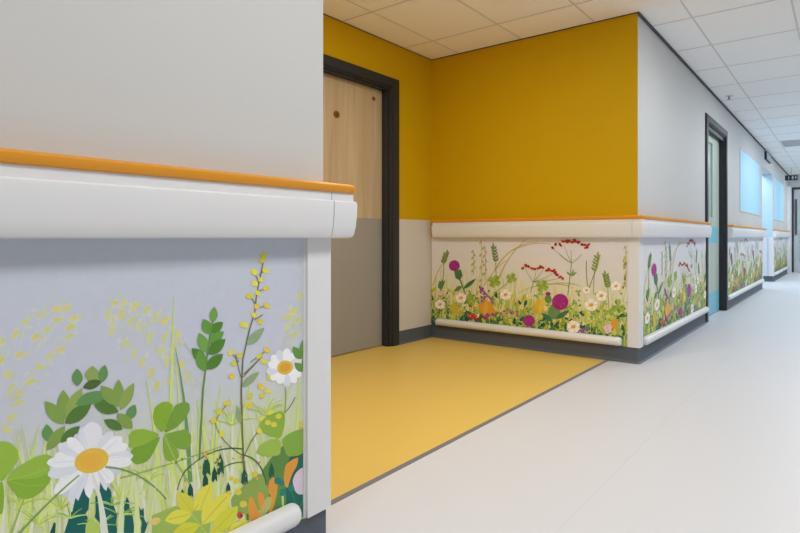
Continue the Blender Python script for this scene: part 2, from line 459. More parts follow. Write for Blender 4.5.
    for p0, p1, p2 in [((290,265),(205,215),(192,150)),((192,150),(200,120),(232,85)),((290,270),(330,175),(382,138)),((382,138),(440,130),(470,60)),((285,262),(300,330),(290,360))]:
        A.curve(Q(*p0), Q(*p1), Q(*p2), 1.0, br, .7)
    for b, t, w in [((288,382),(347,325),30),((272,522),(330,472),24)]: A.leaf(S(*b), S(*t), w/3.33, gy, 7)
    A.leaf(U(195,455), U(178,365), 26/4.845, gy, 7)
    yl = [(226, 214, 66), (236, 208, 76), (214, 208, 78)]
    for f, k, pts in ((S, 3.3, [(345,85),(350,135),(313,140),(335,165),(315,178),(352,195),(325,210),(297,220),(355,252),(312,283),(333,305),(285,318),(235,408),(265,418),(245,445),(238,488),(330,420),(355,400),(345,438),(365,490),(335,522),(340,100),(322,255),(275,314)]),
                      (U, 3.1, [(290,270),(338,232),(300,320),(235,360),(90,398),(128,355),(65,440),(105,505),(340,400),(378,418),(355,460),(300,430),(285,490),(490,460),(325,295),(240,320)]),
                      (Q, 3.2, [(345,175),(205,110),(232,80),(215,185),(310,90)])):
        for x, y in pts:
            px, py = f(x, y); A.ell(px, py, k*rnd.uniform(.85, 1.2), k*rnd.uniform(.7, .95), rnd.choice(yl), rnd.uniform(-1, 1), 10)
    # small daisy
    A.daisy(*S(415, 458), 19, 8, 13, .98, dk=(236, 190, 66), dk2=(228, 168, 60), dr=7)
    A.curve((285, 388), (288, 410), (276, 440), 1.2, (150, 160, 96))
    for b, t, w in [((478,430),(474,365),26),((470,430),(442,388),30),((478,470),(446,442),26),((480,480),(482,400),20)]:
        A.leaf(S(*b), S(*t), w/3.33, (98, 142, 62), 7)
    # right-hand clover, orange and pink flowers, dark greens
    A.poly([(262, 470), (275, 452), (302, 430), (306, 470), (306, 533), (262, 533)], (88, 132, 62))
    A.poly([(284, 470), (306, 420), (307, 533), (288, 533)], (20, 98, 82))
    A.blob([Q(*p) for p in [(420,205),(380,195),(352,175),(345,150),(372,125),(420,105),(434,118),(435,150)]], (134, 170, 62))
    A.blob([Q(*p) for p in [(418,208),(385,205),(350,225),(330,255),(370,268),(420,262)]], (150, 180, 74))
    A.blob([Q(*p) for p in [(422,208),(450,185),(490,170),(520,175),(520,230),(490,262),(440,268)]], (126, 164, 60))
    for x, y in [(412, 126), (396, 155), (375, 148)]: A.ell(*Q(x, y), 3.2, 2.7, (230, 214, 70), 0, 10)
    A.blob([Q(*p) for p in [(345,320),(370,350),(380,400),(365,450),(300,470),(250,450),(245,410),(290,370)]], (134, 160, 76))
    org, org2 = (232, 158, 62), (222, 140, 54)
    A.blob([V(*p) for p in [(355,262),(380,240),(402,250),(400,290),(396,325),(384,380),(366,425),(352,430),(372,350),(350,320)]], org)
    A.blob([V(*p) for p in [(440,180),(470,155),(508,138),(500,185),(478,220),(462,262),(452,300),(436,290),(430,240)]], org)
    A.blob([V(*p) for p in [(250,350),(268,342),(284,380),(300,420),(320,430),(292,462),(262,475),(246,420)]], org)
    A.blob([V(*p) for p in [(298,322),(318,318),(330,345),(334,400),(316,420),(300,380)]], org2)
    A.blob([V(*p) for p in [(336,350),(372,340),(362,400),(330,445),(300,450)]], (176, 176, 104))
    A.blob([V(*p) for p in [(475,262),(492,222),(520,196),(545,190),(552,270),(545,330),(510,334),(490,318)]], (226, 206, 224))
    A.line([V(500,235), V(508,320)], .6, (212, 188, 212))
    for b, t, w in [((410,280),(388,240),40),((412,285),(432,262),36),((440,330),(412,305),34),((470,320),(470,280),34),((430,340),(414,318),30)]:
        A.leaf(V(*b), V(*t), w/5.17, (24, 122, 112), 6)
    for a, b in [((540,330),(505,430)),((470,320),(500,400)),((500,380),(545,470))]: A.line([V(*a), V(*b)], 1.2, (28, 120, 96))
    A.line([V(425,340), V(428,400)], 2.2, (182, 206, 140))
    A.ell(*V(205, 440), 3, 3.4, (196, 70, 58)); A.ell(*V(212, 442), 1.6, 1.6, (140, 40, 50))
    A.leaf(V(470, 480), V(545, 455), 9, (160, 196, 60), 6)
    # dark bluebells on an arching stem
    A.curve((243, 449), (215, 444), (190, 466), 1.3, (56, 92, 62), .9); A.curve((190, 466), (180, 474), (177, 490), 1.2, (56, 92, 62), .8)
    A.curve((243, 455), (262, 458), (266, 485), 1.2, (56, 92, 62)); A.curve((243, 462), (222, 462), (214, 478), 1.0, (70, 96, 62))
    for x, y, w, h in [(182,497,6,17),(190,490,5,15),(206,466,7,20),(214,474,5,16),(220,464,6,22),(205,480,5,14),(271,470,5,16),(244,476,6,16),(228,488,4,12)]:
        A.poly([(x, y-h/2), (x+w*.5, y-h*.1), (x+w*.6, y+h*.5), (x+w*.15, y+h*.3), (x-w*.2, y+h*.52), (x-w*.55, y+h*.4), (x-w*.45, y-h*.1)], rnd.choice([(14, 74, 66), (10, 60, 60), (24, 84, 60)]))
    for k in range(26):
        A.ell(rnd.uniform(165, 262), rnd.uniform(452, 480), 1.6, 1.1, rnd.choice([(214, 150, 100), (206, 176, 96), (120, 130, 60), (220, 214, 120)]), rnd.uniform(0, 3), 6)
    # yellow ash leaves at the foot
    ya, yb = (216, 210, 76), (204, 202, 62)
    A.poly([L6(*p) for p in [(330,420),(480,360),(720,380),(700,533),(330,533)]], (152, 178, 84))
    A.line([L6(580,405), L6(640,480), L6(680,533)], 2.2, (172, 186, 84))
    for b, t, w, c in [((590,405),(412,452),94,ya),((592,400),(494,268),98,yb),((600,392),(722,215),104,ya),((640,478),(462,540),86,yb),((655,470),(745,330),96,ya)]:
        A.leaf(L6(*b), L6(*t), w/6.42, c, 9, 1.0, (198, 192, 58))
    for b, t, w, c in [((5,490),(162,315),88,ya),((55,540),(196,392),86,yb),((130,545),(245,466),56,ya),((-5,420),(58,268),66,ya)]:
        A.leaf(V(*b), V(*t), w/5.17, c, 9, 1.0, (198, 192, 58))
    for x, y, r in [(150,325,5),(195,320,6.5),(222,382,7),(185,262,5.5),(280,228,6),(160,248,4)]:
        A.ell(*V(x, y), r*.55, r*.5, (226, 212, 70), 0, 10)
    A.ell(155, 521, 5.4, 3.6, (232, 214, 130), -.4, 12); A.ell(157, 521, 2.4, 1.8, (222, 188, 88), 0, 8)
    return A

# ------------------------------------------------------------------ print repeated along the bay and the corridor (drawn at the bay wall)
def meadow_print():
    A = Art(); rnd = random.Random(11)
    f = lambda x, y: (430+x/3.72, 235+y/3.72)          # points of a 3.72x enlargement
    foot = lambda x: 317+(x-433)*.112+9
    pal_t = [(214, 214, 146), (222, 220, 168), (200, 206, 126), (226, 218, 178), (190, 198, 112)]
    pal_m = [(170, 190, 78), (192, 204, 96), (150, 176, 76), (214, 206, 92), (128, 164, 84), (206, 214, 130)]
    pal_d = [(60, 116, 76), (38, 100, 88), (84, 134, 62), (112, 150, 58), (28, 86, 84), (150, 172, 60), (190, 186, 70), (52, 106, 58), (40, 110, 104), (74, 128, 96)]
    pal_l = pal_m+[(222, 222, 120), (180, 206, 84), (236, 232, 196), (214, 214, 96)]
    for i in range(230):
        x = rnd.uniform(430, 630); A.blade(x, foot(x), rnd.uniform(28, 66), rnd.uniform(-9, 9), rnd.uniform(.8, 2.6), rnd.choice(pal_t))
    for i in range(420):
        x = rnd.uniform(430, 630); A.blade(x, foot(x), rnd.uniform(14, 44), rnd.uniform(-7, 7), rnd.uniform(.8, 2.4), rnd.choice(pal_m))
    # arching dry grasses
    dry = (196, 184, 108)
    for p0, p1, p2, w in [((255,165),(290,70),(360,15),1.5),((240,130),(300,30),(400,25),1.3),((200,190),(250,110),(285,95),1),((440,185),(500,170),(560,190),1.4),((520,190),(420,165),(330,215),1.2),((300,60),(380,20),(450,35),1.0),((10,190),(30,120),(55,100),1)]:
        A.curve(f(*p0), f(*p1), f(*p2), w, dry, .6)
    for i in range(380):
        x = rnd.uniform(430, 630); y = foot(x)-rnd.uniform(4, 36)
        a = -PI/2+rnd.uniform(-1.2, 1.2); l = rnd.uniform(3, 9)
        A.leaf((x, y), (x+math.cos(a)*l, y+math.sin(a)*l), l*.42, rnd.choice(pal_d if rnd.random() < .38 else pal_l), 5)
    for i in range(190):
        x = rnd.uniform(430, 630); y = foot(x)-rnd.uniform(0, 15)
        a = -PI/2+rnd.uniform(-1.2, 1.2); l = rnd.uniform(3, 8)
        A.leaf((x, y), (x+math.cos(a)*l, y+math.sin(a)*l), l*.5, rnd.choice(pal_d), 5)
    for k in range(46):
        x, y = f(rnd.uniform(0, 735), rnd.uniform(195, 300))
        if y < foot(x)-5: A.daisy(x, y, rnd.uniform(1.6, 2.8), .8, 8, .9, rnd.choice([(244, 238, 214), (238, 226, 150), (232, 214, 120)]), (232, 224, 180))
    for k in range(26):
        x, y = f(rnd.uniform(0, 735), rnd.uniform(205, 300))
        if y < foot(x)-5: A.clover(x, y, rnd.uniform(2.4, 4), rnd.choice([(176, 196, 92), (150, 180, 84), (190, 204, 110)]), (140, 172, 78), rnd.uniform(0, 3))
    # ash and wheat sprigs
    def sprig(x, y, h, lean, w, c, c2, stem=None):
        A.line([(x-lean*.3, y+h*1.6), (x, y), (x+lean, y-h)], .6, c)
        for k in range(5):
            t = k/5; px, py = x+lean*t, y-h*t
            A.leaf((px, py), (px-w, py-w*1.1), w*.62, c if k % 2 else c2, 5); A.leaf((px, py), (px+w, py-w*1.2), w*.62, c2 if k % 2 else c, 5)
        A.leaf((x+lean*.9, y-h*.9), (x+lean*1.1, y-h-w*1.3), w*.6, c, 5)
    sg, sg2 = (124, 144, 74), (106, 136, 70)
    sprig(*f(52, 105), 10, 3.2, 3, sg, sg2)
    sprig(*f(245, 98), 15, -2.5, 3, (120, 144, 88), (104, 132, 80))
    sprig(*f(612, 132), 15, 3.5, 3.4, (150, 166, 92), (132, 154, 78))
    sprig(*f(662, 195), 13, -3, 3.4, (140, 160, 80), (122, 148, 70))
    sprig(*f(40, 200), 6, 2, 3, (100, 140, 66), (84, 128, 60))
    A.curve(f(588, 195), f(580, 150), f(582, 95), .7, (120, 132, 80)); A.curve(f(592, 200), f(605, 160), f(618, 130), .7, (120, 132, 80))
    # oats
    for sx, top, bot in [(162, 55, 150), (192, 20, 210), (205, 40, 170), (728, 40, 190)]:
        A.line([f(sx, top), f(sx+2, (top+bot)/2), f(sx, bot)], .5, (176, 178, 106))
        for k in range(7):
            y = top+(bot-top)*k/8
            A.leaf(f(sx, y), f(sx+(8 if k % 2 else -8), y+14), 1.5, rnd.choice([(176, 182, 96), (196, 186, 96)]), 5)
    # four-leaf clovers
    for x, y, r in [(240, 172, 6.4), (303, 160, 5.2), (418, 190, 6.2), (700, 265, 7), (150, 240, 5.5)]:
        A.clover(*f(x, y), r, (164, 190, 84), (142, 174, 66), .5, 4 if x < 600 else 3)
    A.curve(f(303, 165), f(270, 195), f(240, 215), .8, (164, 180, 90))
    # yarrow
    red = [(178, 44, 40), (160, 32, 34), (196, 64, 52)]
    def umbel(root, hub, tips, heads):
        A.line([root, hub], .7, (124, 142, 96), .6)
        for t in tips: A.curve(hub, ((hub[0]+t[0])/2, (hub[1]+t[1])/2+1.5), t, .6, (150, 164, 112), .4)
        for x, y in heads:
            for k in range(3): A.ell(x+rnd.uniform(-1.2, 1.2), y+rnd.uniform(-.9, .9), 1.3, 1.1, rnd.choice(red), 0, 7)
    umbel(f(513, 225), f(527, 105), [f(480, 70), f(525, 55), f(565, 70), f(500, 40), f(455, 45)],
          [f(*p) for p in [(457,46),(470,36),(484,36),(494,26),(508,20),(520,22),(532,26),(545,24),(512,26),(538,20),(556,28),(575,38),(588,36),(582,46),(568,34)]])
    umbel(f(375, 215), f(385, 175), [f(355, 125), f(395, 135), f(420, 130), f(455, 145), f(485, 160)],
          [f(*p) for p in [(348,124),(356,114),(366,116),(382,122),(392,128),(406,124),(414,118),(420,122),(440,126),(452,134),(464,140),(474,146),(484,154),(492,160),(436,130),(460,132)]])
    for a in (-.9, .9, .3): A.leaf(f(527, 152), (f(527, 152)[0]+7*math.sin(a), f(527, 152)[1]-7*math.cos(a)), 2.0, (132, 164, 104), 5)
    for k in range(90):
        x, y = f(rnd.uniform(0, 735), rnd.uniform(215, 330)); A.ell(x, min(y, foot(x)-4), .9, .7, rnd.choice([(24, 66, 68), (240, 236, 214), (228, 206, 74), (40, 92, 60), (236, 232, 190)]), 0, 6)
    # thistles
    mag, mag2 = (168, 44, 140), (190, 72, 158)
    tg, tg2 = (92, 138, 92), (74, 124, 84)
    def thistle(x, y, r):
        A.ell(x, y, r, r, mag, 0, 18)
        for k in range(22):
            a = rnd.uniform(0, 2*PI); q = rnd.uniform(.3, 1.0)*r
            A.line([(x+math.cos(a)*q*.6, y+math.sin(a)*q*.6), (x+math.cos(a)*q*1.08, y+math.sin(a)*q*1.08)], .7, rnd.choice([mag2, (146, 30, 124), mag]))
    A.line([f(102, 140), f(118, 180), f(130, 215)], 1.3, tg); A.leaf(f(125, 200), f(172, 162), 4, tg2, 5); A.leaf(f(118, 190), f(90, 210), 4, tg, 5)
    A.poly([f(*p) for p in [(90,132),(115,128),(122,150),(112,168),(96,160)]], tg2)
    thistle(*f(91, 114), 5.4)
    A.ell(*f(462, 288), 6.2, 7, (108, 150, 98)); A.ell(*f(440, 238), 3.4, 4.2, (110, 150, 90)); A.ell(*f(440, 219), 2.6, 2.0, mag)
    thistle(*f(485, 249), 8.2); thistle(*f(369, 319), 5.8)
    A.leaf(f(470, 310), f(520, 280), 5, tg2); A.leaf(f(455, 320), f(415, 290), 5, (60, 124, 96))
    # daisies, buttercups and the rest
    for x, y, r in [(282, 222, 6.2), (116, 234, 6), (38, 258, 5.4), (600, 260, 7), (638, 226, 6), (692, 190, 5.4), (534, 341, 7.2), (583, 205, 4.2)]:
        A.daisy(*f(x, y), r, r*.36, 14, .92, (252, 250, 246), (236, 232, 230))
    org = [(226, 164, 50), (234, 178, 66), (218, 150, 46)]
    A.poly([f(*p) for p in [(178,262),(205,240),(232,255),(246,285),(232,310),(200,300)]], org[0]); A.leaf(f(205,300), f(212,236), 5, org[1])
    A.poly([f(*p) for p in [(388,262),(402,235),(420,246),(425,280),(405,294)]], (230, 190, 62)); A.leaf(f(405,292), f(428,220), 4.4, (228, 204, 90)); A.leaf(f(405,292), f(380,262), 4, (222, 180, 56))
    A.poly([f(*p) for p in [(76,262),(92,250),(108,266),(104,292),(84,296)]], (206, 192, 62))
    A.poly([f(*p) for p in [(672,325),(684,310),(700,320),(698,345),(680,350)]], org[0])
    pur = (150, 88, 160)
    A.line([f(186, 195), f(205, 215), f(225, 235), f(238, 255)], 2.0, pur, 1.2)
    for k in range(14): A.ell(*f(rnd.uniform(182, 240), rnd.uniform(190, 252)), 1.4, 1.0, rnd.choice([pur, (170, 110, 176), (136, 72, 150)]), rnd.uniform(0, 3), 7)
    for k in range(16): A.ell(*f(rnd.uniform(255, 330), rnd.uniform(278, 302)), 1.6, 1.1, rnd.choice([(176, 140, 160), (160, 120, 150), (206, 180, 170)]), rnd.uniform(0, 3), 7)
    for k in range(16): A.ell(*f(rnd.uniform(132, 215), 300+rnd.uniform(-6, 16)), 1.8, 1.1, rnd.choice([(186, 60, 50), (168, 40, 40), (202, 88, 70)]), rnd.uniform(0, 3), 7)
    for k in range(12): A.ell(*f(rnd.uniform(205, 240), rnd.uniform(292, 305)), 1.5, 1.0, pur, 0, 6)
    A.poly([f(*p) for p in [(644,340),(660,330),(680,338),(674,362),(656,368)]], (236, 202, 206)); A.line([f(660,335), f(664,364)], .5, (214, 176, 186))
    A.leaf(f(40, 225), f(52, 200), 4, (226, 196, 200)); A.leaf(f(40, 225), f(30, 204), 4, (232, 208, 208))
    for k in range(10): A.ell(*f(rnd.uniform(560, 590), rnd.uniform(345, 362)), 1.4, 1.2, (150, 96, 168), 0, 6)
    for k in range(14): A.ell(*f(724+rnd.uniform(-5, 6), rnd.uniform(25, 200)), 1.1, 1.4, rnd.choice([(208, 190, 90), (184, 176, 92), (130, 120, 70)]), 0, 6)
    return A

# ------------------------------------------------------------------ room shell
GP, YP, PS = M['grey_paint'], M['yellow_paint'], M['pale_sheet']
def wall(name, bm, mats, label):
    return tag(link(name, bm, mats), label, 'wall', None, 'structure')

bm = bmesh.new(); box(bm, -3.3, RX+.1, BACKY-.1, ENDY+.3, -.12, 0)
floor = tag(link('floor', bm, M['floor']), 'pale grey vinyl floor running down the corridor', 'floor', None, 'structure')
SX = -1.378
bm = box(B(BX, SX-.024, NY, FY, 0, .0012), BX-.14, BX, 1.95, 2.902, 0, .0012)
tag(link('floor_bay', bm, M['yfloor']), 'yellow vinyl floor inside the recessed door bay', 'floor', None, 'structure')
bm = B(SX-.024, SX, NY, FY, 0, .002)
tag(link('trim_1', bm, M['strip']), 'thin dark grey strip between yellow and grey floors', 'floor strip', None, 'structure')
bm = B(-.707, -.703, BACKY, ENDY, -.001, .0004)
link('weld_seam', bm, M['seam'], floor)

# near wall: grey to the corridor, yellow into the bay
bm = bmesh.new()
box(bm, NX-.15, NX, BACKY, NY, 0, CEIL, 0, 0, {'+y': 1})
box(bm, BX-.1, NX-.15, NY-.15, NY, 0, CEIL, 1)
wall('wall_left_near', bm, [GP, YP], 'plain light grey wall above the rail closest to the viewer')
# back wall of the bay with its door opening
DY0, DY1, DZ = 1.95, 2.902, 1.986
bm = bmesh.new()
box(bm, BX-.2, BX, NY, DY0, 0, CEIL); box(bm, BX-.2, BX, DY1, FY, 0, CEIL); box(bm, BX-.2, BX, DY0, DY1, DZ, CEIL)
wall('wall_bay_back', bm, YP, 'yellow wall around the wooden door at the back of the bay')
# solid walls beyond the bay
D2Y0, D2Y1 = 5.399, 6.314
AY0, AY1 = 9.42, 10.87
bm = bmesh.new()
box(bm, BX-.2, WX, FY, D2Y0, 0, CEIL, 0, 0, {'-y': 1})
box(bm, WX-.25, WX, D2Y0, D2Y1, DZ, CEIL); box(bm, WX-.35, WX-.25, D2Y0, D2Y1, 0, CEIL)
box(bm, BX-.2, WX, D2Y1, AY0, 0, CEIL)
wall('wall_left_corridor', bm, [GP, YP], 'grey corridor wall past the bay, its bay side painted deep yellow')
bm = bmesh.new()
box(bm, BX-.2, WX, AY1, ENDY+.2, 0, CEIL, 0, 0, {'-y': 1})
box(bm, BX-.2, -2.6, AY0, AY1, 0, CEIL, 1)
box(bm, WX-.2, WX, AY0, AY1, 2.03, CEIL)
wall('wall_left_far', bm, [GP, M['blue_paint']], 'far corridor wall beyond the second bay, its bay side pale blue')
bm = bmesh.new(); box(bm, RX, RX+.1, BACKY-.1, ENDY+.2, 0, CEIL)
wall('wall_right', bm, M['low_bounce_grey'], 'grey wall along the opposite side of the corridor')
bm = bmesh.new(); box(bm, NX-.15, RX+.1, BACKY-.1, BACKY, 0, CEIL)
wall('wall_rear', bm, M['low_bounce_grey'], 'grey wall closing the corridor behind the viewer')
EW0, EW1, EWZ = -1.108, 1.0, 2.03
bm = bmesh.new()
box(bm, WX, EW0, ENDY, ENDY+.15, 0, CEIL); box(bm, EW1, RX, ENDY, ENDY+.15, 0, CEIL); box(bm, EW0, EW1, ENDY, ENDY+.15, EWZ, CEIL)
box(bm, WX, RX, ENDY+.15, ENDY+.25, 0, CEIL)
wall('wall_end', bm, GP, 'grey wall at the far end of the corridor')

# ceiling: tiles on a lattice of thin bars
bm = B(BX-.3, RX+.1, BACKY-.1, ENDY+.2, CEIL, CEIL+.06)
ceiling = tag(link('ceiling', bm, M['ceiling']), 'suspended ceiling of square white tiles', 'ceiling', None, 'structure')
bm = bmesh.new()
gx = [-.895+.6*k for k in range(-4, 4)]; gy = [3.046+.6*k for k in range(-10, 19)]
for x in gx:
    if x < -1.2:
        for a, b in ((NY, FY), (AY0, AY1)):
            if x > BX: box(bm, x-.0065, x+.0065, a, b, CEIL-.0015, CEIL+.001)
    elif x < RX: box(bm, x-.0065, x+.0065, BACKY, ENDY, CEIL-.0015, CEIL+.001)
for y in gy:
    x0 = BX if (NY < y < FY) else -2.6 if AY0 < y < AY1 else WX
    box(bm, x0, RX, y-.0065, y+.0065, CEIL-.002, CEIL+.001)
link('ceiling_grid', bm, M['grid'], ceiling)

# dark line where walls meet the ceiling
def trim(n, segs, label, h):
    bm = bmesh.new()
    for s in segs: box(bm, *s, CEIL-h, CEIL-.0005)
    tag(link('trim_%d' % n, bm, M['gap']), label, 'ceiling trim', None, 'structure')
trim(2, [(WX, WX+.012, FY-.004, 9.74)], 'dark trim under the ceiling along the grey corridor wall', .02)
trim(3, [(BX, WX, FY-.004, FY), (BX, BX+.004, NY, FY-.004)], 'thin dark trim under the ceiling of the yellow bay', .007)
trim(4, [(WX, WX+.012, 10.40, ENDY)], 'dark trim under the ceiling past the second bay', .02)
trim(5, [(NX, NX+.012, BACKY, NY)], 'dark trim under the ceiling above the nearest wall', .02)

# skirtings with a small cove at the floor
SP = [(0, 0), (.024, 0), (.014, .004), (.008, .012), (.006, .024), (.006, SK-.003), (.003, SK), (0, SK)]
def skirt(name, path, norms, label):
    tag(link(name, sweep(path, norms, SP, .003, 4), M['skirting'], None, 40), label, 'skirting', None, 'structure')
skirt('baseboard_near', [(NX, BACKY), (NX, NY), (BX, NY)], [(1, 0), (0, 1)], 'charcoal skirting at the foot of the nearest wall')
skirt('baseboard_back', [(BX, DY1+.08), (BX, FY-.006)], [(1, 0)], 'charcoal skirting right of the wooden door in the bay')
skirt('baseboard_bay', [(BX, FY), (WX, FY), (WX, 5.318)], [(0, -1), (1, 0)], 'charcoal skirting under the bay mural and round its corner')
skirt('baseboard_corridor', [(WX, 6.396), (WX, AY0), (BX+.4, AY0)], [(1, 0), (0, 1)], 'charcoal skirting between the corridor door and the second bay')
skirt('baseboard_far', [(-2.6, AY1), (WX, AY1), (WX, 13.63)], [(0, -1), (1, 0)], 'charcoal skirting past the second bay, farthest along the corridor')

# ------------------------------------------------------------------ handrails
BODY = [(0, RB), (.046, RB), (.054, RB+.003), (.059, RB+.011), (.0635, RB+.032), (.0668, RB+.062), (.068, RB+.090), (.0672, RB+.097), (.064, RB+.100), (.057, RB+.101), (.057, .960), (0, .960)]
CAPP = [(0, .960), (.058, .960), (.0635, .963), (.0665, .970), (.0655, .979), (.061, .983), (.054, RT), (0, RT)]
def rail(path, norms, label, corner=True, ends=(False, False)):
    P = [Vector(p) for p in path]
    r = empty('handrail', (P[0].x, P[0].y, RB), label, 'handrail', 'white and orange handrails')
    if corner:
        c = P[1]; t1 = (P[0]-c).normalized(); t2 = (P[2]-c).normalized(); l = .052
        link('rail_body', sweep([P[0], c+t1*l*.35], [norms[0]], BODY), M['white'], r, 35)
        link('rail_body', sweep([c+t2*l*.35, P[2]], [norms[1]], BODY), M['white'], r, 35)
        a = [(d-.0012 if d > 0 else 0, z+(.0008 if z < .85 else 0)) for d, z in BODY]
        link('corner_piece', sweep([c+t1*(l*.35-.002), c, c+t2*(l*.35-.002)], norms, BODY, .052), M['white'], r, 35)
        g = [(0, RB+.002), (.04, RB+.002), (.058, RB+.014), (.0655, RB+.06), (.0662, RB+.09), (.064, RB+.098), (.0555, RB+.099), (.0555, .959), (0, .959)]
        k = link('rail_core', sweep([c+t1*.06, c, c+t2*.06], norms, g, .052), M['strip'], r)
        link('top_cushion', sweep([P[0], c, P[2]], norms, CAPP, .045), M['rail_cap'], r, 35)
    else:
        link('rail_body', sweep(P, norms, BODY), M['white'], r, 35)
        link('top_cushion', sweep(P, norms, CAPP), M['rail_cap'], r, 35)
    return r
def end_cap(r, y0, y1):
    link('end_cap', sweep([(WX, y0), (WX, y1)], [(1, 0)], [(d+.001 if d else 0, z+(.001 if z > .95 else -.0005)) for d, z in BODY]), M['white'], r, 35)
rail([(NX, BACKY+.2), (NX, NY), (BX+.02, NY)], [(1, 0), (0, 1)], 'white handrail with orange top on the nearest wall')
r = rail([(BX+.06, FY), (WX, FY), (WX, 5.275)], [(0, -1), (1, 0)], 'white handrail with orange top round the yellow wall corner')
end_cap(r, 5.276, 5.302)
r = rail([(WX, 6.45), (WX, AY0), (-2.4, AY0)], [(1, 0), (0, 1)], 'white handrail with orange top between corridor door and second bay')
end_cap(r, 6.424, 6.449)
rail([(WX, AY1+.004), (WX, 13.63)], [(1, 0)], 'white handrail with orange top at the far end of the corridor', False)

# ------------------------------------------------------------------ corner posts
def post(cx, cy, s1, label, leg=.075):
    """cx, cy: the wall corner; legs run along the corridor face and the bay face (s1 = -1: bay lies at smaller y)"""
    t1, t2 = .018, .014
    ox, oy = cx+t1, cy+s1*t2
    pts = [(ox, oy), (ox, oy-s1*(leg)), (cx, oy-s1*leg), (cx, cy), (ox-leg-.006, cy), (ox-leg-.006, oy)]
    bm = bmesh.new(); lo = [bm.verts.new((x, y, SK)) for x, y in pts]; hi = [bm.verts.new((x, y, RB)) for x, y in pts]
    n = len(pts)
    for i in range(n): bm.faces.new((lo[i], lo[(i+1) % n], hi[(i+1) % n], hi[i]))
    bm.faces.new(lo[::-1]); bm.faces.new(hi)
    es = [e for e in bm.edges if abs(e.verts[0].co.z-e.verts[1].co.z) > .1 and (e.verts[0].co.xy-Vector((ox, oy))).length < 1e-5]
    bmesh.ops.bevel(bm, geom=es, offset=.005, segments=3, profile=.5, affect='EDGES')
    p = tag(link('corner_post', bm, M['white'], None, 40), label, 'corner guard', 'white corner posts')
    bm = bmesh.new()
    a, b = sorted((oy-s1*(leg+.007), oy-s1*leg)); box(bm, cx, cx+.010, a, b, SK, RB)
    a, b = sorted((cy, cy+s1*.009)); box(bm, ox-leg-.013, ox-leg-.006, a, b, SK, RB)
    link('edge_strip', bm, M['grid'], p)
    return p
post(NX, NY, 1, 'white corner post under the nearest handrail')
post(WX, FY, -1, 'white corner post between the bay mural and corridor mural')
post(WX, AY0, 1, 'white corner post on the near side of the second bay')
post(WX, AY1, -1, 'white corner post on the far side of the second bay')

# ------------------------------------------------------------------ printed sheets
GN = [(.10, (190, 208, 112)), (.24, (208, 220, 150)), (.38, (214, 222, 184)), (.49, (208, 213, 218)), (.60, (204, 208, 223)), (.84, (198, 205, 217))]
a = near_print()
XN = NX+.008
polys = []
for pts, col, ly in a.p:
    if max(p[0] for p in pts) > 420: continue
    polys.append(([on_x(XN, u, y) for u, y in pts], tuple(c*1.09 if max(col) < 226 else c for c in col), ly))
# the print goes on to the left, out of the frame: the same meadow again
shift = NY-.08-on_x(XN, 0, 300)[0]+.002
left = [([(s-shift, v) for s, v in pts], col, ly) for pts, col, ly in polys]
S0 = on_x(XN, 0, 300)[0]
both = [q for q in left if max(p[0] for p in q[0]) < S0]+polys
printed_sheet('mural_panel', both, GN, -1.2, NY+.014-.082, SK, RB, lambda s, v, o: (NX+o, s, v), .008)
tag(bpy.data.objects['mural_panel'], 'large wildflower mural panel with big white daisy under the nearest handrail', 'mural', 'wildflower murals')

b = meadow_print()
YF = FY-.008
W0 = -2.985
mp = []
for pts, col, ly in b.p:
    q = [on_y(YF, u, y) for u, y in pts]
    mp.append(([(X-W0, z) for X, z in q], col, ly))
GM = [(.10, (176, 194, 106)), (.22, (214, 220, 144)), (.38, (228, 228, 188)), (.54, (226, 224, 220)), (.84, (224, 223, 234))]
LEN = WX+.018-.088-W0
o = printed_sheet('mural_panel', mp, GM, 0, LEN, SK, RB, lambda s, v, o: (W0+s, FY-o, v), .008)
tag(o, 'wildflower mural panel with thistles under the yellow wall in the bay', 'mural', 'wildflower murals')
def corridor_sheet(y0, y1, label):
    L = y1-y0; ps = []
    k = 0
    while k*LEN < L:
        ps += [([(s+k*LEN, v) for s, v in pts], c, ly) for pts, c, ly in mp]; k += 1
    o = printed_sheet('mural_panel', ps, GM, 0, L, SK, RB, lambda s, v, o: (WX+o, y0+s, v), .008)
    return tag(o, label, 'mural', 'wildflower murals')
corridor_sheet(FY-.014+.082, 5.318, 'wildflower mural panel between the white corner post and corridor door')
corridor_sheet(6.396, AY0+.014-.082, 'wildflower mural panel under the first blue window, past the corridor door')
corridor_sheet(AY1-.014+.082, 13.62, 'farthest wildflower mural panel, beyond the second bay')

# plain protective sheets
sh = tag(link('wall_sheet', B(BX, BX+.003, DY1+.081, FY-.012, SK, .982, 0, .0008), M['pale_sheet']), 'pale beige protective sheet right of the wooden door', 'wall sheet')
tag(link('trim_6', B(WX, EW0, 13.64, ENDY, 0, 2.03, 0, .003), M['white']), 'white upright beside the grey end doors', 'door surround', None, 'structure')
sh = tag(link('wall_sheet', B(-2.55, WX-.095, AY1-.006, AY1, SK, .945, 0, .0008), M['white']), 'white protective sheet inside the second, blue bay', 'wall sheet')

